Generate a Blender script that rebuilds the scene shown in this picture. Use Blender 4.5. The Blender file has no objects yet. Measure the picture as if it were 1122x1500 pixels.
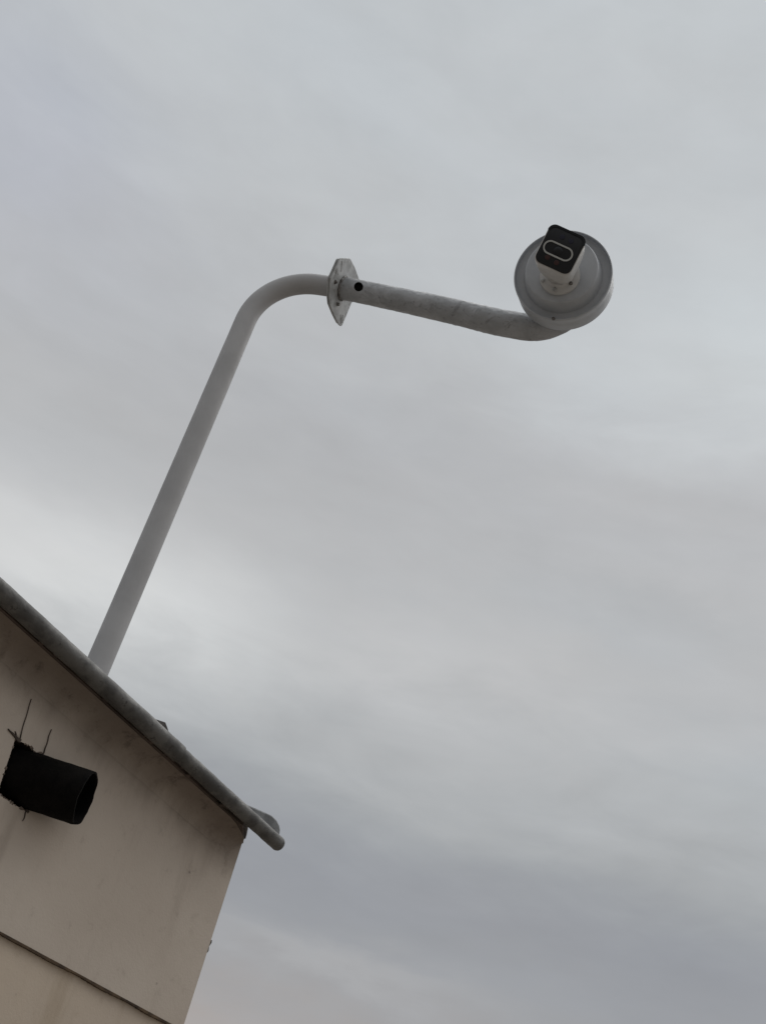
import bpy, bmesh, math, random
from mathutils import Vector, Matrix, noise
random.seed(7)
SC = bpy.context.scene
COL = SC.collection

# ------------------------------------------------------------------ camera
PITCH, ROLL = math.radians(34.238), math.radians(16.722)
FPX = 1800.0                                   # focal length in photo pixels (1122 x 1500)
R_ = Vector((1, 0, 0))
U_ = Vector((0, -math.sin(PITCH), math.cos(PITCH)))
F_ = Vector((0, math.cos(PITCH), math.sin(PITCH)))
IR = math.cos(ROLL)*R_ + math.sin(ROLL)*U_      # picture right
IU = -math.sin(ROLL)*R_ + math.cos(ROLL)*U_     # picture up
EYE = Vector((0, 0, 1.6))
cd = bpy.data.cameras.new('camera'); cam = bpy.data.objects.new('camera', cd); COL.objects.link(cam)
cd.sensor_fit = 'VERTICAL'; cd.sensor_height = 24.0; cd.lens = FPX/1500*24.0
cd.clip_start = 0.05; cd.clip_end = 20000
m = Matrix((IR, IU, -F_)).transposed().to_4x4(); m.translation = EYE
cam.matrix_world = m
SC.camera = cam

# ------------------------------------------------------------------ view
SC.view_settings.view_transform = 'Standard'; SC.view_settings.look = 'None'
SC.view_settings.exposure = 0.0; SC.view_settings.gamma = 1.0
SC.view_settings.use_curve_mapping = False

def lin(r, g, b):
    def f(c):
        c /= 255.0
        return c/12.92 if c <= 0.04045 else ((c+0.055)/1.055)**2.4
    return (f(r), f(g), f(b))

# ------------------------------------------------------------------ node helper
class NT:
    def __init__(s, nt): s.nt = nt; s.l = nt.links
    def n(s, t, **k):
        x = s.nt.nodes.new(t)
        for a, v in k.items(): setattr(x, a, v)
        return x
    def put(s, sock, v):
        if isinstance(v, bpy.types.NodeSocket): s.l.new(v, sock)
        elif v is not None: sock.default_value = v
    def m(s, op, a, b=None, c=None, clamp=False):
        x = s.n('ShaderNodeMath', operation=op, use_clamp=clamp)
        s.put(x.inputs[0], a); s.put(x.inputs[1], b); s.put(x.inputs[2], c)
        return x.outputs[0]
    def noise(s, vec, scale, detail=4, rough=0.5, dist=0.0):
        x = s.n('ShaderNodeTexNoise'); s.put(x.inputs['Vector'], vec)
        x.inputs['Scale'].default_value = scale; x.inputs['Detail'].default_value = detail
        x.inputs['Roughness'].default_value = rough; x.inputs['Distortion'].default_value = dist
        return x.outputs['Fac']
    def mapr(s, v, a, b, c=0.0, d=1.0, smooth=True):
        x = s.n('ShaderNodeMapRange')
        if smooth: x.interpolation_type = 'SMOOTHSTEP'
        for i, q in enumerate((v, a, b, c, d)): s.put(x.inputs[i], q)
        return x.outputs[0]
    def mix(s, f, a, b, blend='MIX'):
        x = s.n('ShaderNodeMix', data_type='RGBA', blend_type=blend)
        s.put(x.inputs[0], f)
        for i, q in ((6, a), (7, b)):
            if isinstance(q, tuple) and len(q) == 3: q = q + (1,)
            s.put(x.inputs[i], q)
        return x.outputs[2]
    def ramp(s, f, stops):
        x = s.n('ShaderNodeValToRGB'); x.color_ramp.interpolation = 'B_SPLINE'
        e = x.color_ramp.elements
        while len(e) > 1: e.remove(e[-1])
        e[0].position = stops[0][0]; e[0].color = tuple(stops[0][1]) + (1,)
        for p, c in stops[1:]:
            q = e.new(p); q.color = tuple(c) + (1,)
        s.put(x.inputs[0], f)
        return x.outputs[0]
    def comb(s, x, y, z=0.0):
        q = s.n('ShaderNodeCombineXYZ')
        for i, v in enumerate((x, y, z)): s.put(q.inputs[i], v)
        return q.outputs[0]

# ------------------------------------------------------------------ sky: an overcast layer over a NISHITA sky
SUN_EL, SUN_AZ = math.radians(70), math.radians(55)       # azimuth from +Y towards +X
W = bpy.data.worlds.new('World'); SC.world = W; W.use_nodes = True
W.node_tree.nodes.clear(); t = NT(W.node_tree)
tc = t.n('ShaderNodeTexCoord'); sep = t.n('ShaderNodeSeparateXYZ'); t.l.new(tc.outputs['Generated'], sep.inputs[0])
DEG = 57.29578
az = t.m('MULTIPLY', t.m('ARCTAN2', sep.outputs[0], sep.outputs[1]), DEG)
el = t.m('MULTIPLY', t.m('ARCSINE', t.m('MINIMUM', t.m('MAXIMUM', sep.outputs[2], -0.999), 0.999)), DEG)
dirv = tc.outputs['Generated']
mp = t.n('ShaderNodeMapping'); mp.inputs['Scale'].default_value = (1.0, 1.0, 3.0); t.l.new(dirv, mp.inputs[0])
wide = mp.outputs[0]                                       # clouds lie flat: stretched along the horizon
n1 = t.noise(wide, 3.1, 5, 0.5, 0.3)
n2 = t.noise(wide, 8.0, 5, 0.55, 0.4)
n3 = t.noise(dirv, 5.0, 4, 0.5)
warp = t.m('ADD', t.m('MULTIPLY', t.m('SUBTRACT', n1, 0.5), 6.0), t.m('MULTIPLY', t.m('SUBTRACT', n2, 0.5), 3.5))
elw = t.m('ADD', el, warp)
azw = t.m('ADD', az, t.m('MULTIPLY', t.m('SUBTRACT', n3, 0.5), 9.0))
stops = [(0, (160,158,157)), (7, (173,167,162)), (10.5, (170,165,162)), (13, (162,163,165)), (15.5, (155,157,161)),
         (18, (151,153,158)), (20.5, (164,167,169)), (23.5, (180,182,183)), (28, (187,188,189)), (33, (187,188,189)), (38, (187,188,190)),
         (44, (190,193,195)), (52, (193,197,200)), (62, (197,202,205)), (90, (200,205,208))]
base = t.ramp(t.m('DIVIDE', elw, 90.0), [(e/90.0, lin(*c)) for e, c in stops])
def blob(a0, e0, sa, se, slant=0.0):
    da = t.m('SUBTRACT', azw, a0)
    de = t.m('SUBTRACT', t.m('SUBTRACT', elw, e0), t.m('MULTIPLY', da, slant))
    q = t.m('ADD', t.m('POWER', t.m('ABSOLUTE', t.m('DIVIDE', da, sa)), 2.0), t.m('POWER', t.m('ABSOLUTE', t.m('DIVIDE', de, se)), 2.0))
    return t.m('EXPONENT', t.m('MULTIPLY', q, -1.0))
BLOBS = [(-19, 26.0, 11, 3.0, 0.03, (1.30, 1.295, 1.285)), (-9, 25.6, 9, 2.4, 0.06, (1.20, 1.20, 1.19)),
         (20, 44.5, 9, 4.2, -0.05, (1.17, 1.19, 1.19)), (9, 42, 8, 2.6, -0.2, (1.09, 1.10, 1.10)),
         (-27, 43, 8, 5, 0, (0.94, 0.95, 1.01)), (-10, 50, 9, 3, 0, (1.0, 1.005, 1.01)),
         (-7, 36, 13, 5.0, 0.0, (0.93, 0.93, 0.93)), (8, 28.5, 9, 1.8, 0.02, (1.08, 1.075, 1.07)),
         (15, 31.3, 8, 1.4, 0.0, (0.95, 0.965, 0.975)), (3, 14.0, 7, 0.7, -0.02, (1.14, 1.13, 1.11)),
         (-3, 10.8, 8, 2.0, 0.0, (1.05, 0.99, 0.95)), (22, 25.5, 6, 2.5, 0.0, (0.97, 1.0, 1.02))]
c = base
for a0, e0, sa, se, sl, k in BLOBS:
    c = t.mix(blob(a0, e0, sa, se, sl), c, t.mix(1.0, c, k, 'MULTIPLY'))
# overall mottling with cool and warm drifts
v = t.m('ADD', 1.0, t.m('ADD', t.m('MULTIPLY', t.m('SUBTRACT', n2, 0.5), 0.16), t.m('MULTIPLY', t.m('SUBTRACT', t.noise(wide, 21.0, 4, 0.55), 0.5), 0.07)))
tint = t.m('MULTIPLY', t.m('SUBTRACT', t.noise(wide, 4.5, 3, 0.5), 0.5), 0.03)
cc = t.comb(t.m('SUBTRACT', v, tint), v, t.m('ADD', v, tint))
c = t.mix(1.0, c, cc, 'MULTIPLY')
sky = t.n('ShaderNodeTexSky', sky_type='NISHITA', sun_disc=False)
sky.sun_elevation = SUN_EL; sky.sun_rotation = SUN_AZ
skyk = t.mix(1.0, sky.outputs[0], (0.75, 0.75, 0.75), 'MULTIPLY')
ten = t.mix(1.0, c, (10.0, 10.0, 10.0), 'MULTIPLY')
tot = t.mix(0.96, skyk, ten)
bg = t.n('ShaderNodeBackground'); bg.inputs['Strength'].default_value = 0.1
t.l.new(tot, bg.inputs['Color'])
wo = t.n('ShaderNodeOutputWorld'); t.l.new(bg.outputs[0], wo.inputs['Surface'])

# ------------------------------------------------------------------ weak veiled sun
sd = bpy.data.lights.new('sun', 'SUN'); sd.energy = 1.3; sd.angle = math.radians(70); sd.color = (1, 0.97, 0.93)
so = bpy.data.objects.new('sun', sd); COL.objects.link(so)
sv = Vector((math.sin(SUN_AZ)*math.cos(SUN_EL), math.cos(SUN_AZ)*math.cos(SUN_EL), math.sin(SUN_EL)))
so.rotation_euler = sv.to_track_quat('Z', 'Y').to_euler()

# ------------------------------------------------------------------ measuring helpers (photo pixel -> place)
def ray(x, y): return ((x-561)*IR - (y-750)*IU + FPX*F_).normalized()
def at_depth(x, y, z): d = ray(x, y); return EYE + d*(z/d.dot(F_))
def at_Y(x, y, Y): d = ray(x, y); return EYE + d*(Y/d.y)
def on_plane(x, y, P, n): d = ray(x, y); return EYE + d*((P-EYE).dot(n)/d.dot(n))

# ------------------------------------------------------------------ lines of the small building
C = Vector((-0.08621815, 2.65987982, 2.5))          # top of the visible wall corner
H = Vector((0.66567396, 0.74624271, 0))             # along the wall, to the right and away
N = Vector((0.74624271, -0.66567396, 0))            # out of the wall
OVER = 0.085                                        # overhang of roof and edge pipe
Cp = C + N*OVER
LEFT, DEPTH, SEAM = -2.6, 1.9, 2.0674
PA, PB = on_plane(0, 865, Cp, N), on_plane(405.5, 1234, Cp, N)   # centre line of the edge pipe
PD = (PB-PA).normalized(); PR = 0.0158
def pipe_at(s): return PA + PD*((s - (PA-C).dot(H))/PD.dot(H))    # s = distance along the wall from the corner
def roof_z(s): return pipe_at(s).z - 0.010                        # underside of the soffit
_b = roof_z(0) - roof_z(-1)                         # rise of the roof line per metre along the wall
EAVE_SHADE = (roof_z(0), _b*H.x, _b*H.y)  # roof line from which the painted eave shade is measured
# ------------------------------------------------------------------ materials
def mat(name, col, rough=0.6, metal=0.0, spec=0.5, build=None):
    M = bpy.data.materials.new(name); M.use_nodes = True; M.node_tree.nodes.clear(); q = NT(M.node_tree)
    o = q.n('ShaderNodeOutputMaterial'); b = q.n('ShaderNodeBsdfPrincipled'); q.l.new(b.outputs[0], o.inputs[0])
    b.inputs['Base Color'].default_value = tuple(col) + (1,); b.inputs['Roughness'].default_value = rough
    b.inputs['Metallic'].default_value = metal; b.inputs['Specular IOR Level'].default_value = spec
    if build: build(q, b)
    return M
def obco(q): return q.n('ShaderNodeTexCoord').outputs['Object']
def bump(q, b, h, strength=0.3, dist=0.002):
    x = q.n('ShaderNodeBump'); x.inputs['Strength'].default_value = strength; x.inputs['Distance'].default_value = dist
    q.put(x.inputs['Height'], h); q.l.new(x.outputs[0], b.inputs['Normal'])
def speck(cols, scale, lo=0.35, hi=0.65, bs=0.2, bd=0.001, detail=5, fleck=None, rv=0.15):
    def f(q, b):
        co = obco(q); n = q.noise(co, scale, detail, 0.6)
        col = q.mix(q.mapr(n, lo, hi), cols[0], cols[1])
        if fleck:
            fn = q.noise(co, fleck[0], 6, 0.65); col = q.mix(q.mapr(fn, fleck[1], fleck[1]+0.05), col, fleck[2])
        q.put(b.inputs['Base Color'], col)
        r0 = b.inputs['Roughness'].default_value
        q.put(b.inputs['Roughness'], q.mapr(n, 0.3, 0.7, r0-rv/2, r0+rv/2))
        bump(q, b, q.noise(co, scale*4, 5, 0.6), bs, bd)
    return f
def plaster(base, second, dirt, seed, eave_shade=None):
    def f(q, b):
        co = obco(q)
        mp = q.n('ShaderNodeMapping'); mp.inputs['Location'].default_value = (seed, seed*2, seed*3); q.l.new(co, mp.inputs[0]); co = mp.outputs[0]
        st = q.n('ShaderNodeMapping'); st.inputs['Scale'].default_value = (5, 5, 0.8); q.l.new(co, st.inputs[0])
        n1 = q.noise(co, 2.2, 5, 0.55); n2 = q.noise(st.outputs[0], 2.2, 5, 0.6); n3 = q.noise(co, 30, 6, 0.7)
        col = q.mix(q.mapr(n1, 0.3, 0.7), base, second)
        col = q.mix(q.mapr(n2, 0.5, 0.78, 0, 0.45), col, dirt)
        col = q.mix(q.mapr(n3, 0.56, 0.75, 0, 0.3), col, dirt)
        v = q.n('ShaderNodeTexVoronoi'); v.inputs['Scale'].default_value = 9; q.l.new(co, v.inputs['Vector'])
        col = q.mix(q.mapr(v.outputs['Distance'], 0.022, 0.05, 0.75, 0), col, (0.07, 0.055, 0.045))   # pits and flecks
        if eave_shade:                                            # soft shade under the eave painted into the plaster, ragged and flecked
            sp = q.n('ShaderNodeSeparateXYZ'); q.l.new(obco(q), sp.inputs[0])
            za, kx, ky = eave_shade
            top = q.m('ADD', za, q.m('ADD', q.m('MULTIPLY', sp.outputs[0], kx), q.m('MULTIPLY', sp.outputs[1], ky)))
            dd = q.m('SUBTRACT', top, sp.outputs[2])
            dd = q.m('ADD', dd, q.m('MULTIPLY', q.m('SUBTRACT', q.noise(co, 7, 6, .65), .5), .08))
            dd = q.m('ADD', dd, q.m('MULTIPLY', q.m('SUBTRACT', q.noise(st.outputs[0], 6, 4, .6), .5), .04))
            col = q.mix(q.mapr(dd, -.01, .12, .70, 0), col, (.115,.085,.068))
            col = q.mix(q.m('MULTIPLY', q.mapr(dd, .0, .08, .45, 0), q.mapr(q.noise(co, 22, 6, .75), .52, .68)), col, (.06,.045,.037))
        q.put(b.inputs['Base Color'], col)
        h = q.m('ADD', q.m('MULTIPLY', q.noise(co, 14, 5, 0.6), 2.5), q.noise(co, 190, 4, 0.7))
        bump(q, b, h, 0.35, 0.0016)
    return f
M_wall = mat('plaster_cream', (.4,.33,.28), 0.92, spec=0.2, build=plaster((.60,.53,.455), (.53,.46,.39), (.26,.21,.17), 1.3, EAVE_SHADE))
M_low = mat('plaster_ochre', (.4,.34,.26), 0.92, spec=0.2, build=plaster((.62,.525,.415), (.57,.485,.40), (.32,.24,.15), 4.1))
M_reveal = mat('broken_mortar', (.05,.04,.032), 0.95, spec=0.1, build=speck(((.06,.045,.035), (.02,.016,.013)), 30, bs=0.8, bd=.004))
M_crack = mat('crack_dark', (.08,.06,.05), .95, build=speck(((.10,.078,.064), (.045,.035,.028)), 60))
M_tar = mat('tar_black', (.012,.011,.010), 0.8, spec=0.1, build=speck(((.006,.005,.0045), (.002,.0018,.0017)), 25, bs=.5, bd=.003, rv=.05, fleck=(42,.70,(.05,.046,.042))))
M_soffit = mat('soffit_board', (.1,.08,.065), 0.9, spec=0.2, build=speck(((.13,.10,.085), (.07,.055,.045)), 9, bs=.4, bd=.002, fleck=(14,.60,(.07,.055,.045))))
M_epipe = mat('weathered_edge_pipe', (.2,.2,.19), 0.5, build=speck(((.115,.112,.104), (.062,.060,.056)), 22, .40, .60, .9, .0015, fleck=(60,.60,(.045,.042,.038))))
M_pole = mat('painted_pole_white', (.42,.42,.42), 0.55, spec=.35, build=speck(((.45,.45,.455), (.385,.385,.39)), 6, bs=.08, bd=.0006, fleck=(60,.74,(.24,.235,.23))))
def arm_nodes(q, b):
    co = obco(q)
    n = q.noise(co, 16, 6, .65); n2 = q.noise(co, 34, 5, .65, .8); n3 = q.noise(co, 130, 4, .7)
    col = q.mix(q.mapr(n, .35, .65), (.44,.455,.475), (.34,.352,.365))
    col = q.mix(q.mapr(n2, .56, .67, 0, .55), col, (.15,.15,.152))
    col = q.mix(q.mapr(n3, .60, .68, 0, .6), col, (.10,.10,.10))
    q.put(b.inputs['Base Color'], col)
    q.put(b.inputs['Roughness'], q.mapr(n, .3, .7, .42, .62))
    v = q.n('ShaderNodeTexVoronoi'); v.inputs['Scale'].default_value = 120; q.l.new(co, v.inputs['Vector'])
    bump(q, b, q.m('ADD', q.m('MULTIPLY', q.m('SUBTRACT', 1.0, v.outputs['Distance']), .8), n2), .5, .0018)
M_arm = mat('wet_galvanised_arm', (.3,.31,.32), .5, build=arm_nodes)
M_plate = mat('galvanised_plate', (.42,.43,.43), .5, build=speck(((.50,.515,.52), (.34,.35,.35)), 40, bs=.3, bd=.001, fleck=(50,.62,(.15,.14,.13))))
M_bolt = mat('bolt_steel', (.16,.155,.15), .5, metal=.5, build=speck(((.30,.29,.28), (.10,.09,.085)), 90))
M_box = mat('housing_grey_paint', (.4,.41,.42), .45, build=speck(((.47,.495,.525), (.39,.415,.445)), 12, bs=.12, bd=.0008, fleck=(70,.72,(.22,.21,.20))))
M_white = mat('camera_white_paint', (.66,.66,.65), .4, build=speck(((.62,.62,.61), (.52,.52,.51)), 14, bs=.05, bd=.0005, fleck=(60,.70,(.40,.37,.33))))
M_glass = mat('front_glass_black', (.009,.012,.016), .3, spec=.4)
M_hood = mat('hood_dark_plastic', (.020,.024,.030), .55, spec=.3)
M_ring = mat('lens_ring_grey', (.48,.50,.49), .45)
M_ledb = mat('led_blue_tint', (.014,.018,.04), .35)
M_ledr = mat('led_red_tint', (.04,.014,.014), .35)
M_cap = mat('sheet_metal_cap', (.16,.17,.175), .6, build=speck(((.20,.21,.215), (.12,.125,.13)), 30, bs=.3, bd=.001))
M_flap = mat('dark_flap', (.07,.065,.06), .8, build=speck(((.10,.09,.085), (.045,.04,.04)), 30))
M_roof = mat('roof_felt', (.16,.155,.15), .9, build=speck(((.20,.195,.19), (.12,.115,.11)), 12, bs=.5, bd=.003))
def soil(q, b):
    co = obco(q)
    col = q.mix(q.mapr(q.noise(co, .35, 6, .6), .35, .65), (.19,.168,.145), (.24,.215,.19))
    col = q.mix(q.mapr(q.noise(co, 7, 6, .65), .55, .7, 0, .6), col, (.16,.13,.10))
    q.put(b.inputs['Base Color'], col); bump(q, b, q.noise(co, 12, 8, .7), .6, .02)
M_soil = mat('dry_soil', (.28,.23,.18), .95, spec=.2, build=soil)

# ------------------------------------------------------------------ object helpers
def tag(o, label=None, cat=None, group=None, kind=None):
    for k, v in (('label', label), ('category', cat), ('group', group), ('kind', kind)):
        if v: o[k] = v
    return o
def thing(name, loc, label, cat):
    o = bpy.data.objects.new(name, None); COL.objects.link(o); o.location = loc; o.empty_display_size = .1
    return tag(o, label, cat)
def root_of(o):
    while o.parent: o = o.parent
    return o
def obj(name, bm, M, parent=None, smooth=True, cut=None, bevel=None):
    """link a bmesh given in world coordinates as one mesh object"""
    off = root_of(parent).location.copy() if parent else Vector()
    for v in bm.verts: v.co -= off
    bmesh.ops.recalc_face_normals(bm, faces=bm.faces)
    me = bpy.data.meshes.new(name); bm.to_mesh(me); bm.free()
    o = bpy.data.objects.new(name, me); COL.objects.link(o); me.materials.append(M)
    if parent: o.parent = parent
    if cut:
        kills = []
        for cb, CM in cut:
            for v in cb.verts: v.co -= off
            bmesh.ops.recalc_face_normals(cb, faces=cb.faces)
            cm = bpy.data.meshes.new('cutter'); cb.to_mesh(cm); cb.free()
            co = bpy.data.objects.new('cutter', cm); COL.objects.link(co)
            if parent: co.parent = parent
            if CM: cm.materials.append(CM); 
            if CM and CM.name not in [s.name for s in me.materials]: me.materials.append(CM)
            md = o.modifiers.new('cut', 'BOOLEAN'); md.operation = 'DIFFERENCE'; md.solver = 'EXACT'; md.object = co
            if CM: md.material_mode = 'TRANSFER'
            kills.append(co)
        bpy.context.view_layer.update()
        dg = bpy.context.evaluated_depsgraph_get()
        nm = bpy.data.meshes.new_from_object(o.evaluated_get(dg))
        o.modifiers.clear(); o.data = nm; bpy.data.meshes.remove(me); nm.name = name; me = nm
        for k in kills:
            cm = k.data; bpy.data.objects.remove(k); bpy.data.meshes.remove(cm)
    if smooth:
        for p in me.polygons: p.use_smooth = True
        try:
            me.set_sharp_from_angle(angle=math.radians(38))
        except Exception: pass
    if bevel:
        b = o.modifiers.new('bevel', 'BEVEL'); b.width = bevel; b.segments = 2; b.limit_method = 'ANGLE'
    return o
def frame(n):
    n = n.normalized(); a = Vector((0, 0, 1)) if abs(n.z) < .9 else Vector((1, 0, 0))
    u = n.cross(a).normalized(); return u, n.cross(u).normalized(), n
def bez(p0, c, p1, n=16, k=.58):
    a = p0.lerp(c, k); b = p1.lerp(c, k); out = []
    for i in range(n+1):
        s = i/n; out.append(p0*(1-s)**3 + a*3*s*(1-s)**2 + b*3*s*s*(1-s) + p1*s**3)
    return out
def resample(pts, step):
    out = [pts[0]]
    for a, b in zip(pts, pts[1:]):
        L = (b-a).length; k = max(1, int(round(L/step)))
        out += [a.lerp(b, (i+1)/k) for i in range(k)]
    return out
def sweep(pts, r, seg=40, wall=None, amp=0.0, freq=60.0, bm=None, round_end=False):
    """round tube along pts; hollow when wall is given; amp = uneven skin"""
    bm = bm or bmesh.new(); T = [(pts[min(i+1, len(pts)-1)]-pts[max(i-1, 0)]).normalized() for i in range(len(pts))]
    u, v, _ = frame(T[0]); rf = r if callable(r) else (lambda s: r); N = len(pts)
    def rings(off):
        U = u.copy(); out = []
        for i, p in enumerate(pts):
            U = (U - T[i]*U.dot(T[i])).normalized(); V = T[i].cross(U); rr = rf(i/(N-1)) - off; ring = []
            for k in range(seg):
                a = 2*math.pi*k/seg; d = U*math.cos(a) + V*math.sin(a); q = p + d*rr
                if amp and not off: q += d*amp*(noise.noise(q*freq) + .6*noise.noise(q*freq*2.7))
                ring.append(bm.verts.new(q))
            out.append(ring)
        return out
    O = rings(0)
    def skin(A):
        for a, b in zip(A, A[1:]):
            for k in range(seg): bm.faces.new((a[k], a[(k+1) % seg], b[(k+1) % seg], b[k]))
    skin(O)
    if wall:
        I = rings(wall); skin(I)
        for a, b in ((O[0], I[0]), (O[-1], I[-1])):
            for k in range(seg): bm.faces.new((a[k], a[(k+1) % seg], b[(k+1) % seg], b[k]))
    else:
        bm.faces.new(O[0])
        if round_end:
            prev = O[-1]; cen = pts[-1]; rr = rf(1)
            for j in (1, 2, 3):
                a = j*math.pi/2/3.3; ring = [bm.verts.new(cen + (x.co-cen)*math.cos(a)/(1 if j == 1 else 1) + T[-1]*rr*.7*math.sin(a)) for x in O[-1]]
                for k in range(seg): bm.faces.new((prev[k], prev[(k+1) % seg], ring[(k+1) % seg], ring[k]))
                prev = ring
            bm.faces.new(prev)
        else: bm.faces.new(O[-1])
    return bm
def prism(poly, d, bm=None):
    """solid between polygon poly and the same moved by vector d"""
    bm = bm or bmesh.new(); a = [bm.verts.new(p) for p in poly]; b = [bm.verts.new(p+d) for p in poly]; n = len(poly)
    bm.faces.new(a); bm.faces.new(b[::-1])
    for i in range(n): bm.faces.new((a[i], b[i], b[(i+1) % n], a[(i+1) % n]))
    return bm
def lathe(c, ax, prof, seg=64, bm=None, closed=True):
    """prof: (radius, height along ax) points"""
    bm = bm or bmesh.new(); u, v, n = frame(ax); rings = []
    for r, h in prof:
        if r < 1e-6: rings.append([bm.verts.new(c+n*h)])
        else: rings.append([bm.verts.new(c + n*h + (u*math.cos(2*math.pi*k/seg) + v*math.sin(2*math.pi*k/seg))*r) for k in range(seg)])
    for a, b in zip(rings, rings[1:]):
        for k in range(seg):
            k2 = (k+1) % seg
            f = [a[k % len(a)], a[k2 % len(a)], b[k2 % len(b)], b[k % len(b)]]
            g = []
            [g.append(x) for x in f if x not in g]
            if len(g) > 2: bm.faces.new(g)
    return bm

# ================================================================== ground
bm = bmesh.new(); prev = None
for i, r in enumerate([0, 1, 2, 4, 8, 16, 40, 100, 300, 1000, 4000, 9000]):
    ring = [bm.verts.new((r*math.cos(k*math.pi/24), r*math.sin(k*math.pi/24), 0.0)) for k in range(48)] if r else [bm.verts.new((0, 0, 0))]
    if prev:
        for k in range(48):
            if len(prev) == 1: bm.faces.new((prev[0], ring[k], ring[(k+1) % 48]))
            else: bm.faces.new((prev[k], ring[k], ring[(k+1) % 48], prev[(k+1) % 48]))
    prev = ring
g = obj('ground', bm, M_soil, smooth=False); tag(g, 'bare dry soil ground round the small building', kind='structure')

# ================================================================== small building
bld = thing('small_building', Vector((C.x, C.y, 0)), 'small flat-roofed building of dirty cream plaster with a black spout in its wall', 'building')
def pt(s, d, z): return Vector((C.x, C.y, 0)) + H*s + N*d + Vector((0, 0, z))

# upper wall, with the broken opening round the spout really cut in
up = [pt(LEFT, 0, SEAM), pt(0, 0, SEAM), pt(0, 0, roof_z(0)), pt(LEFT, 0, roof_z(LEFT))]
holepx = [(24,1077),(30,1086),(46,1093),(52,1102),(61,1103),(66,1112),(60,1135),(54,1160),(47,1180),(42,1190),(36,1187),(24,1180),(14,1174),(5,1168),(-2,1160),(2,1146),(8,1128),(14,1110),(20,1092)]
hp = [on_plane(x, y, C, N) + N*.05 for x, y in holepx]
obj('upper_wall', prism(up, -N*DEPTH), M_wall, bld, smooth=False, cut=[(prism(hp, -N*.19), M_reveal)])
lo = [pt(LEFT+.004, -.007, 0), pt(-.005, -.007, 0), pt(-.005, -.007, SEAM), pt(LEFT+.004, -.007, SEAM)]
obj('lower_wall', prism(lo, -N*(DEPTH-.014)), M_low, bld, smooth=False)
# ragged lip of dirt along the seam between the two plasters
bm = bmesh.new(); n = 150
for i in range(n):
    s0 = LEFT + (0-LEFT)*i/n; s1 = LEFT + (0-LEFT)*(i+1)/n
    h = .0035 + .0022*noise.noise(Vector((s0*14, 3, 0)))
    o = .0015 + .0012*noise.noise(Vector((s0*23, 9, 0)))
    prism([pt(s0, o, SEAM-h), pt(s1, o, SEAM-h), pt(s1, o, SEAM+.0008), pt(s0, o, SEAM+.0008)], -N*.0083, bm)
obj('seam_lip', bm, mat('seam_dirt', (.09,.06,.035), .95, build=speck(((.12,.08,.045), (.05,.035,.025)), 40)), bld, smooth=False)

# roof: soffit board under a felt-covered slab, cut back at the corner
def slab(s0, s1, d0, d1, z0, z1, cutback, M, name):
    P = [(s0, d0), (s1-cutback, d0), (s1, 0.002 if d0 > 0 else d0), (s1, d1), (s0, d1)]
    bm = bmesh.new(); a = [bm.verts.new(pt(s, d, roof_z(s)+z0)) for s, d in P]; b = [bm.verts.new(pt(s, d, roof_z(s)+z1)) for s, d in P]
    bm.faces.new(a); bm.faces.new(b[::-1])
    for i in range(5): bm.faces.new((a[i], b[i], b[(i+1) % 5], a[(i+1) % 5]))
    return obj(name, bm, M, bld, smooth=False)
slab(LEFT-.05, 0, OVER-.027, -DEPTH-.06, .0012, .013, .075, M_soffit, 'soffit')
slab(LEFT-.06, .004, OVER-.006, -DEPTH-.07, .0134, .0245, .09, M_roof, 'roof')
# hollow plaster cove between wall and soffit, dying out at the corner
bm = bmesh.new(); prev = None
for i in range(121):
    s = LEFT + (-.001-LEFT)*i/120; k = min(1, max(0, -s/.10))**.6; rw, rd = .045*k+.0005, .050*k+.0005
    ring = [bm.verts.new(pt(s, .0008 + rd*(1-math.cos(a)), roof_z(s) + .0006 - rw*(1-math.sin(a)))) for a in [math.pi/2*j/8 for j in range(9)]]
    ring.append(bm.verts.new(pt(s, -.002, roof_z(s)+.0006)))
    if prev:
        for j in range(10): bm.faces.new((prev[j], prev[(j+1) % 10], ring[(j+1) % 10], ring[j]))
    else: bm.faces.new(ring)
    prev = ring
bm.faces.new(prev)
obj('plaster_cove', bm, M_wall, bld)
# edge pipe along the eave
pp = resample([pipe_at(LEFT-.08), PB + PD*.006], .008)
ep = obj('edge_pipe', sweep(pp, PR, 28, amp=.0008, freq=30, round_end=True), M_epipe, bld)
sc_ = on_plane(262, 1104, Cp, N)
obj('pipe_sleeve', sweep(resample([pipe_at(LEFT-.09) + PD*.005, pipe_at((sc_-C).dot(H))], .008), PR+.0024, 28, amp=.0007, freq=35), M_epipe, ep)
# mortar crumbs in the joint under the pipe
bm = bmesh.new()
for i in range(26):
    s = random.choice([random.uniform(-.46, -.14), random.uniform(-1.0, -.14)]); p = pipe_at(s)
    r = random.uniform(.002, .005)
    b = bmesh.ops.create_icosphere(bm, subdivisions=1, radius=r)
    q = p - N*(PR*.75+random.uniform(0, .014)) + Vector((0, 0, -PR*.62))
    for v in b['verts']:
        v.co = Vector((v.co.x*1.8, v.co.y*1.8, v.co.z*.7)) * (1+.4*noise.noise(v.co*90+q*40)) + q
cr = obj('mortar_crumbs', bm, M_soffit, bld, smooth=False); cr['kind'] = 'stuff'
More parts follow.
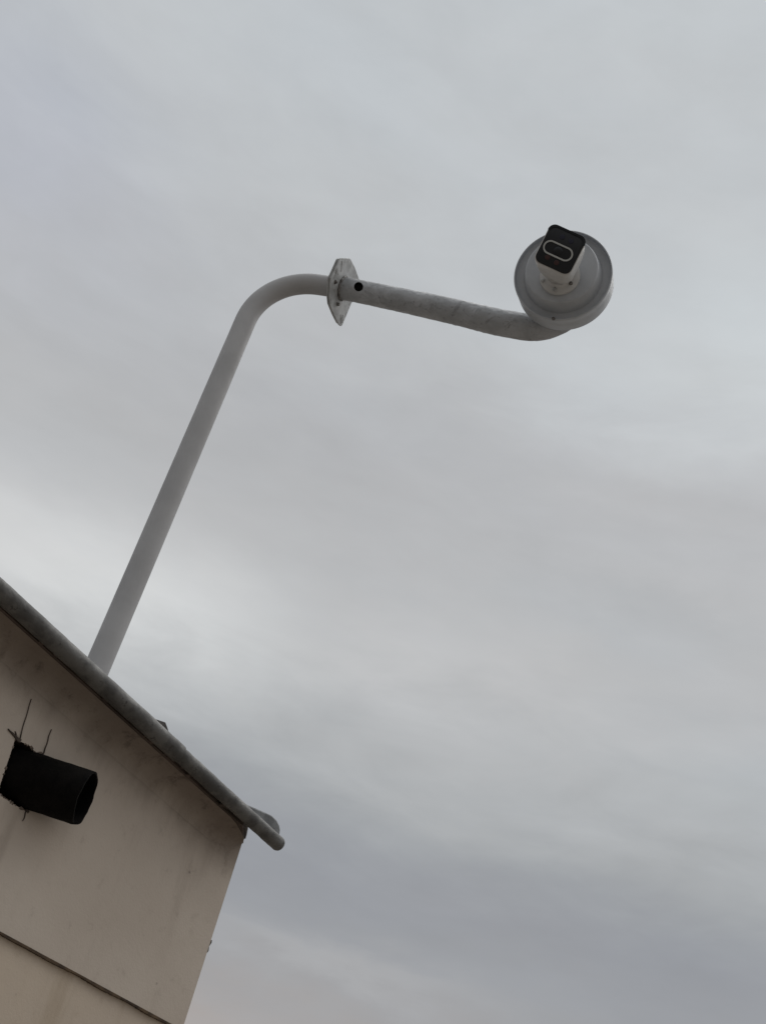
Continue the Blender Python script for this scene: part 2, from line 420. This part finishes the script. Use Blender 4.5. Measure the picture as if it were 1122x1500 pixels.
# lifted dark flap and rounded metal cap that stick up behind the edge pipe
Cb = Cp - N*.045
fl = [on_plane(x, y, Cb, N) for x, y in ((219,1060),(225,1052),(243,1058),(246,1066),(252,1085),(232,1080))]
obj('roof_flap', prism(fl, -N*.05 + H*.01), M_flap, bld, smooth=False, bevel=.001)
Cb2 = Cp - N*.02
cpx = [(350,1170),(363,1178.5),(376,1184),(389,1189.5),(399,1194.5),(406,1201),(410,1208.5),(411.5,1216),(410,1224),(406,1228),(398,1224),(375,1203)]
cl = [on_plane(x, y, Cb2, N) for x, y in cpx]
obj('rounded_edge_cap', prism(cl, -N*.018), M_cap, bld, smooth=True, bevel=.0035)
# small rusty hook on the corner
bm = bmesh.new(); K = lambda x, y: on_plane(x, y, C - N*.004, N)
prism([K(300,1393), K(302.5,1384), K(306,1377.5), K(311,1377), K(310.5,1381), K(307,1386), K(306,1393), K(302,1398)], -N*.02, bm)
obj('corner_hook', bm, M_flap, bld, smooth=False)

# black spout through the wall: hollow, drooping, ragged at the mouth
vr = ray(85, 1155)
ir = (IR - vr*IR.dot(vr)).normalized(); iu = vr.cross(ir) * -1
if iu.dot(IU) < 0: iu = -iu
ax = ((ir*88 - iu*29).normalized()*math.cos(math.radians(17)) - vr*math.sin(math.radians(17))).normalized()
mw = on_plane(53, 1145.5, C, N)                       # where its axis leaves the wall
mouth = mw + ax*.099
SR = 0.0505
sp = resample([mouth - ax*.25, mouth], .008)
bm = sweep(sp, SR, 48, wall=.004, amp=.0009, freq=30)
for v in bm.verts:
    if (v.co-mouth).dot(ax) > -.004:
        k = noise.noise(v.co*55)
        v.co += ax*(.0018*k)
        q = (v.co-mouth); q -= ax*q.dot(ax); b_ = q.normalized().dot((iu*-1 - ir*.15).normalized())
        if b_ > .93: v.co -= ax*.010*(b_-.93)/.07          # torn notch at the lowest point of the rim
spo = obj('drain_spout', bm, M_tar, bld)
# splinters and cracks round the opening
def shard(p, q, w, name='crack'):
    P = [on_plane(x, y, C + N*.0006, N) for x, y in (p, q)]; d = (P[1]-P[0]); L = d.length; d.normalize(); s = N.cross(d)
    bm = bmesh.new(); k = 7; A = []; B = []
    for i in range(k+1):
        f = i/k; c0 = P[0] + d*L*f + s*.0035*noise.noise(P[0]*50+Vector((f*3, 0, 0)))
        ww = w*(1-f*.8)*(1+.4*noise.noise(P[1]*70+Vector((f*9, 0, 0))))
        A.append(c0+s*ww); B.append(c0-s*ww)
    poly = A + B[::-1]
    prism([x - N*.002 for x in poly], N*.0042, bm)
    obj(name, bm, M_crack, bld, smooth=False)
shard((29,1084), (46,1024), .00045); shard((63,1107), (75,1068), .0007); shard((40,1186), (34,1203), .001)
shard((30,1086), (12,1068), .0032); shard((25,1082), (23,1071), .0012); shard((38,1187), (43,1188.5), .0018)

# crumbled plaster along the edge of the opening
M_rim = mat('crumbled_plaster', (.2,.16,.13), .95, spec=.1, build=speck(((.24,.195,.16), (.07,.055,.045)), 45, bs=.6, bd=.003))
bm = bmesh.new(); rng = random.Random(3)
for i in range(len(holepx)):
    a, b = holepx[i], holepx[(i+1) % len(holepx)]
    for j in range(4):
        f = (j+rng.random())/4; x = a[0]+(b[0]-a[0])*f; y = a[1]+(b[1]-a[1])*f
        q = on_plane(x, y, C, N) - N*.001; rr = rng.uniform(.0012, .0042)
        bb = bmesh.ops.create_icosphere(bm, subdivisions=1, radius=rr)
        for v in bb['verts']: v.co = v.co*(1+.5*noise.noise(v.co*300+q*60)) + q - N*(v.co.dot(N)*.5)
obj('broken_plaster_rim', bm, M_rim, bld, smooth=False)

# ================================================================== bent pole
base = at_Y(147, 970, 2.42); corner = at_Y(387, 405, 2.42)
PX, PY = (base.x+corner.x)/2, 2.42
zc = corner.z
roof_here = roof_z((Vector((PX, PY, 0))-Vector((C.x, C.y, 0))).dot(H)) + .0245
pole = thing('bent_pole', Vector((PX, PY, roof_here)), 'tall smooth grey-white pole bent over at its top, rising from behind the roof edge', 'pole')
zax = Vector((0, 0, 1)); cor = Vector((PX, PY, zc))
PF = at_depth(503, 422.5, 3.225)                    # centre of the flange joint
hd = (PF-cor).normalized()
pts = resample([Vector((PX, PY, roof_here)), cor - zax*.17], .03) + bez(cor - zax*.17, cor, cor + hd*.155, 26)[1:] + [PF - hd*.004]
obj('pole_tube', sweep(pts, .0272, 48, amp=.0002, freq=20), M_pole, pole)
bm = lathe(Vector((PX, PY, roof_here)), zax, [(0, 0), (.065, 0), (.065, .006), (0, .006)], 40)
obj('base_plate', bm, M_plate, pole)

# ================================================================== fixing arm with its plates
E1 = at_depth(700, 465, 3.085); E2 = at_depth(752, 481, 3.055)
M1 = at_depth(547, 430, 3.20); M2 = at_depth(636, 450, 3.135)
arm = thing('mounting_arm', PF, 'rough mottled galvanised arm with one dark hole, bolted to the bent pole', 'bracket')
ad = (M1-PF).normalized()
pn = (E1-PF).normalized()                           # plate normal
K1, K2 = at_depth(800, 489, 3.05), at_depth(846, 440, 3.055)
K0 = at_depth(612, 443.5, 3.155)
pts = resample(bez(PF, K0, E1, 16, .667), .006)
pts += resample(bez(E1, at_depth(740, 475.5, 3.06), at_depth(774, 479.5, 3.052), 12, .62), .006)[1:]
pts += resample(bez(pts[-1], at_depth(822, 483, 3.047), at_depth(845, 446, 3.045), 16, .6), .006)[1:]
hc = on_plane(525.3, 420, PF, (EYE-PF).normalized())
v_ = ray(525.3, 420)
hole = sweep([hc - v_*.07, hc - v_*.0], .0118, 28)
obj('arm_tube', sweep(pts, lambda s: .0296+.0040*min(1, s*1.5), 56, wall=.003, amp=.0010, freq=90), M_arm, arm, cut=[(hole, None)])
# inner dark liner seen through the hole
obj('inner_dark_liner', sweep(resample([PF+ad*.006, M1, M2], .03), .0235, 24), M_tar, arm)
ppx = [(497.5,379.5),(499,378.3),(512,378.5),(514,380),(520,392),(526.5,410),(528,424),(522,436),(515,444),(508,461),(501.5,476.5),(499.5,478),(497,476),(490,462),(484,447),(483,438),(483.5,420),(485,407),(491,394)]
poly = [on_plane(x, y, PF, pn) for x, y in ppx]
obj('flange_plate', prism(poly, -pn*.004), M_plate, arm, smooth=False, bevel=.0006)
p2 = [PF + (q-PF)*.965 - pn*.0065 + (poly[0]-PF)*.01 for q in poly]
fp2 = obj('back_plate', prism(p2, -pn*.004), M_plate, pole, smooth=False, bevel=.0006)
# weld collar where the arm meets its plate, raised beads, bolts with nuts
u, v, n_ = frame(pn)
bm = bmesh.new(); k = 48
ring = [PF + pn*.0025 + (u*math.cos(2*math.pi*i/k)+v*math.sin(2*math.pi*i/k))*.0305 for i in range(k+1)]
obj('weld_bead', sweep(ring, lambda s: .0026+.0009*math.sin(s*90), 10), M_bolt, arm)
for a_, b_ in (((499,461),(499.5,474)), ((502.3,461),(501.5,473)), ((501,382),(500,398)), ((494,397),(489,408))):
    A, B = on_plane(*a_, PF, pn), on_plane(*b_, PF, pn)
    obj('stiffening_bead', sweep([A, A.lerp(B, .5), B], .0013, 8), M_plate, arm)
def bolt(x, y, r=.0052):
    p = on_plane(x, y, PF, pn); bm = bmesh.new()
    lathe(p, pn, [(0, -.0002), (r, -.0002), (r, .005), (r*.8, .006), (0, .006)], 6, bm)
    lathe(p, pn, [(0, -.0003), (r*1.4, -.0003), (r*1.4, .0012), (0, .0012)], 20, bm)
    lathe(p, -pn, [(0, .0102), (r, .0102), (r, .0155), (0, .0155)], 6, bm)
    lathe(p, -pn, [(0, .0155), (r*.5, .0155), (r*.5, .022), (0, .022)], 10, bm)
    obj('bolt', bm, M_bolt, arm, smooth=False)
bolt(491, 413, .0042); bolt(494.5, 445.5, .0042)

# ================================================================== round housing at the end of the arm
FC = at_depth(824, 402.5, 2.95)
vr = ray(824, 402.5); ir = (IR - vr*IR.dot(vr)).normalized(); iu = (IU - vr*IU.dot(vr) - ir*IU.dot(ir)).normalized()
def aim(dx, dy, tilt):
    q = (ir*dx - iu*dy).normalized(); a = math.radians(tilt)
    return (-vr*math.cos(a) + q*math.sin(a)).normalized()
ha = aim(-5, -19, 27)
RR = 72*2.95/FPX
box = thing('round_housing', FC - ha*.07, 'round grey metal housing like a shallow dish on the arm end, behind the camera', 'housing')
s_ = RR
obj('drum', lathe(FC, ha, [(0, -.071), (s_*.93, -.071), (s_*.965, -.069), (s_*.985, -.062), (s_*.99, -.030), (s_*.985, -.018), (s_*.995, -.014), (s_, -.004), (s_, -.001), (s_*.992, .001),
    (s_*.975, .001), (s_*.968, -.002), (s_*.96, -.0105), (s_*.93, -.013), (s_*.90, -.013), (0, -.013)], 96), M_box, box)
obj('raised_lid', lathe(FC, ha, [(s_*.80, -.0125), (s_*.785, -.0105), (s_*.74, .022), (s_*.73, .0255), (s_*.715, .0277), (s_*.69, .0282), (s_*.40, .0285), (0, .0285)], 96), M_box, box)
bm = bmesh.new()
nt = FC + (ir*(-.10) - iu*1.0).normalized()*s_*.975
q_ = (nt-FC) - ha*(nt-FC).dot(ha); nt = FC + q_.normalized()*s_*.978 + ha*.0005
lathe(nt, ha, [(0, 0), (.0045, 0), (.004, .003), (0, .0035)], 10, bm)
obj('lid_catch', bm, M_bolt, box)
# fastening strap round the drum where arm and drum meet
# ================================================================== security camera
CB = on_plane(820, 406, FC + ha*.0285, ha)          # centre of mount foot on lid
cam_t = thing('security_camera', CB, 'white bullet security camera with square black face and an oval ring', 'camera')
ba = aim(-3, -49, 15)
def yax(roll):
    q = ir*math.sin(math.radians(roll)) + iu*math.cos(math.radians(roll)); return q
by = yax(24.2); by = (by - ba*by.dot(ba)).normalized(); bx = by.cross(ba).normalized()
if bx.dot(ir) < 0: bx = -bx
FD = at_depth(820, 366, 2.765)                      # centre of camera face
hs = 59.5*2.765/FPX/2                               # half side of the face
FT = 1.05                                           # face a little taller than wide
def rsq(c, hx, hy, r, n=8):
    out = []
    hy *= FT
    for sx, sy, a0 in ((1, 1, 0), (-1, 1, 90), (-1, -1, 180), (1, -1, 270)):
        for i in range(n+1):
            a = math.radians(a0 + 90*i/n); out.append(c + bx*(sx*(hx-r) + r*math.cos(a)) + by*(sy*(hy-r) + r*math.sin(a)))
    return out
def loft(secs, bm=None, cap0=True, cap1=True):
    bm = bm or bmesh.new(); V = [[bm.verts.new(p) for p in s] for s in secs]; n = len(secs[0])
    for a, b in zip(V, V[1:]):
        for k in range(n): bm.faces.new((a[k], a[(k+1) % n], b[(k+1) % n], b[k]))
    if cap0: bm.faces.new(V[0])
    if cap1: bm.faces.new(V[-1])
    return bm
L = .135
secs = [rsq(FD - ba*z, hs*k, hs*k, hs*rr) for z, k, rr in
        ((.000, .985, .36), (.0012, 1.0, .37), (.02, 1.0, .38), (.05, .985, .42), (.09, .95, .5), (.118, .90, .6), (.130, .80, .62), (L, .66, .6))]
obj('body', loft(secs), M_white, cam_t)
fp = obj('front_panel', loft([rsq(FD + ba*z, hs*k, hs*k, hs*k*.36) for z, k in ((-.002, .955), (.0012, .955), (.002, .93))]), M_glass, cam_t)
# sun hood over the top edge: arched lip
def arch(off, z):
    out = rsq(FD + ba*z, hs*off, hs*off, hs*off*.37, 8)
    return [p for p in out if (p-FD).dot(by) > -hs*.05]
top_o = arch(1.0, 0)
def sortx(P): return sorted(P, key=lambda p: math.atan2((p-FD).dot(by)+hs*.2, -(p-FD).dot(bx)))
bm = bmesh.new(); n0 = None
secs = []
for kk in (0, 1):
    pass
O0 = sortx(arch(1.0, 0)); m_ = len(O0)
def hoodring(i):
    p = O0[i]-FD; f = max(0, min(1, ((p.dot(by))/hs))); ln = .0022*f**.7
    w = .94 if kk else 1
    return [FD+p-ba*.02, FD+p+ba*(ln+.002), FD+p*.90+ba*(ln+.001), FD+p*.88-ba*.002]
V = [[bm.verts.new(q) for q in hoodring(i)] for i in range(m_)]
for a, b in zip(V, V[1:]):
    for k in range(4): bm.faces.new((a[k], a[(k+1) % 4], b[(k+1) % 4], b[k]))
bm.faces.new(V[0]); bm.faces.new(V[-1])
obj('sun_hood', bm, M_hood, cam_t)
# oval ring on the glass
RCx, RCy = -.06*hs*1.0, -.10*hs
def stad(hx, hy, z, n=14):
    out = []
    for s, a0 in ((1, -90), (-1, 90)):
        for i in range(n+1):
            a = math.radians(a0+180*i/n); out.append(FD + ba*z + bx*(RCx + s*(hx-hy) + hy*math.cos(a)) + by*(RCy + hy*math.sin(a)))
    return out
hx, hy = hs*.775, hs*.355
S = [stad(hx, hy, .0018), stad(hx, hy, .0042), stad(hx-.0035, hy-.0035, .0042), stad(hx-.0035, hy-.0035, .0018)]
bm = bmesh.new(); V = [[bm.verts.new(p) for p in s] for s in S]; n = len(S[0])
for j in range(4):
    a, b = V[j], V[(j+1) % 4]
    for k in range(n): bm.faces.new((a[k], a[(k+1) % n], b[(k+1) % n], b[k]))
obj('oval_ring', bm, M_ring, fp)
# lens dome and LEDs
bm = bmesh.new()
lathe(FD + bx*RCx + by*RCy + ba*.0018, ba, [(.011, 0), (.010, .0015), (.007, .003), (0, .004)], 28, bm)
obj('lens', bm, M_glass, fp)
for x, y, M in ((-.18, .62, M_ledb), (.30, .60, M_ledb), (-.38, -.60, M_ledr), (.14, -.66, M_ledr)):
    obj('led', lathe(FD + bx*x*hs + by*y*hs + ba*.0018, ba, [(.0062, 0), (.0058, .001), (0, .0018)], 20), M, fp)
# mount: neck, ball joint and screwed foot
jc = CB + ha*.030
tail = FD - ba*.105 - by*hs*.45
bm = sweep(resample([CB + ha*.006, CB + ha*.02, jc, tail], .006), lambda s: .027-.005*math.sin(s*math.pi), 32)
obj('neck', bm, M_white, cam_t)
foot = obj('mount_foot', lathe(CB, ha, [(0, -.001), (.047, -.001), (.0485, .003), (.047, .008), (.040, .011), (.034, .012), (.030, .019), (.0, .019)], 56), M_white, cam_t)
for x, y in ((795, 411), (835.5, 415), (812, 424)):
    p = on_plane(x, y, CB + ha*.0110, ha)
    bm = bmesh.new(); lathe(p, ha, [(0, 0), (.0052, 0), (.0050, .002), (.0032, .0042), (0, .0046)], 16, bm)
    obj('screw', bm, M_bolt if x > 832 else M_plate, foot)
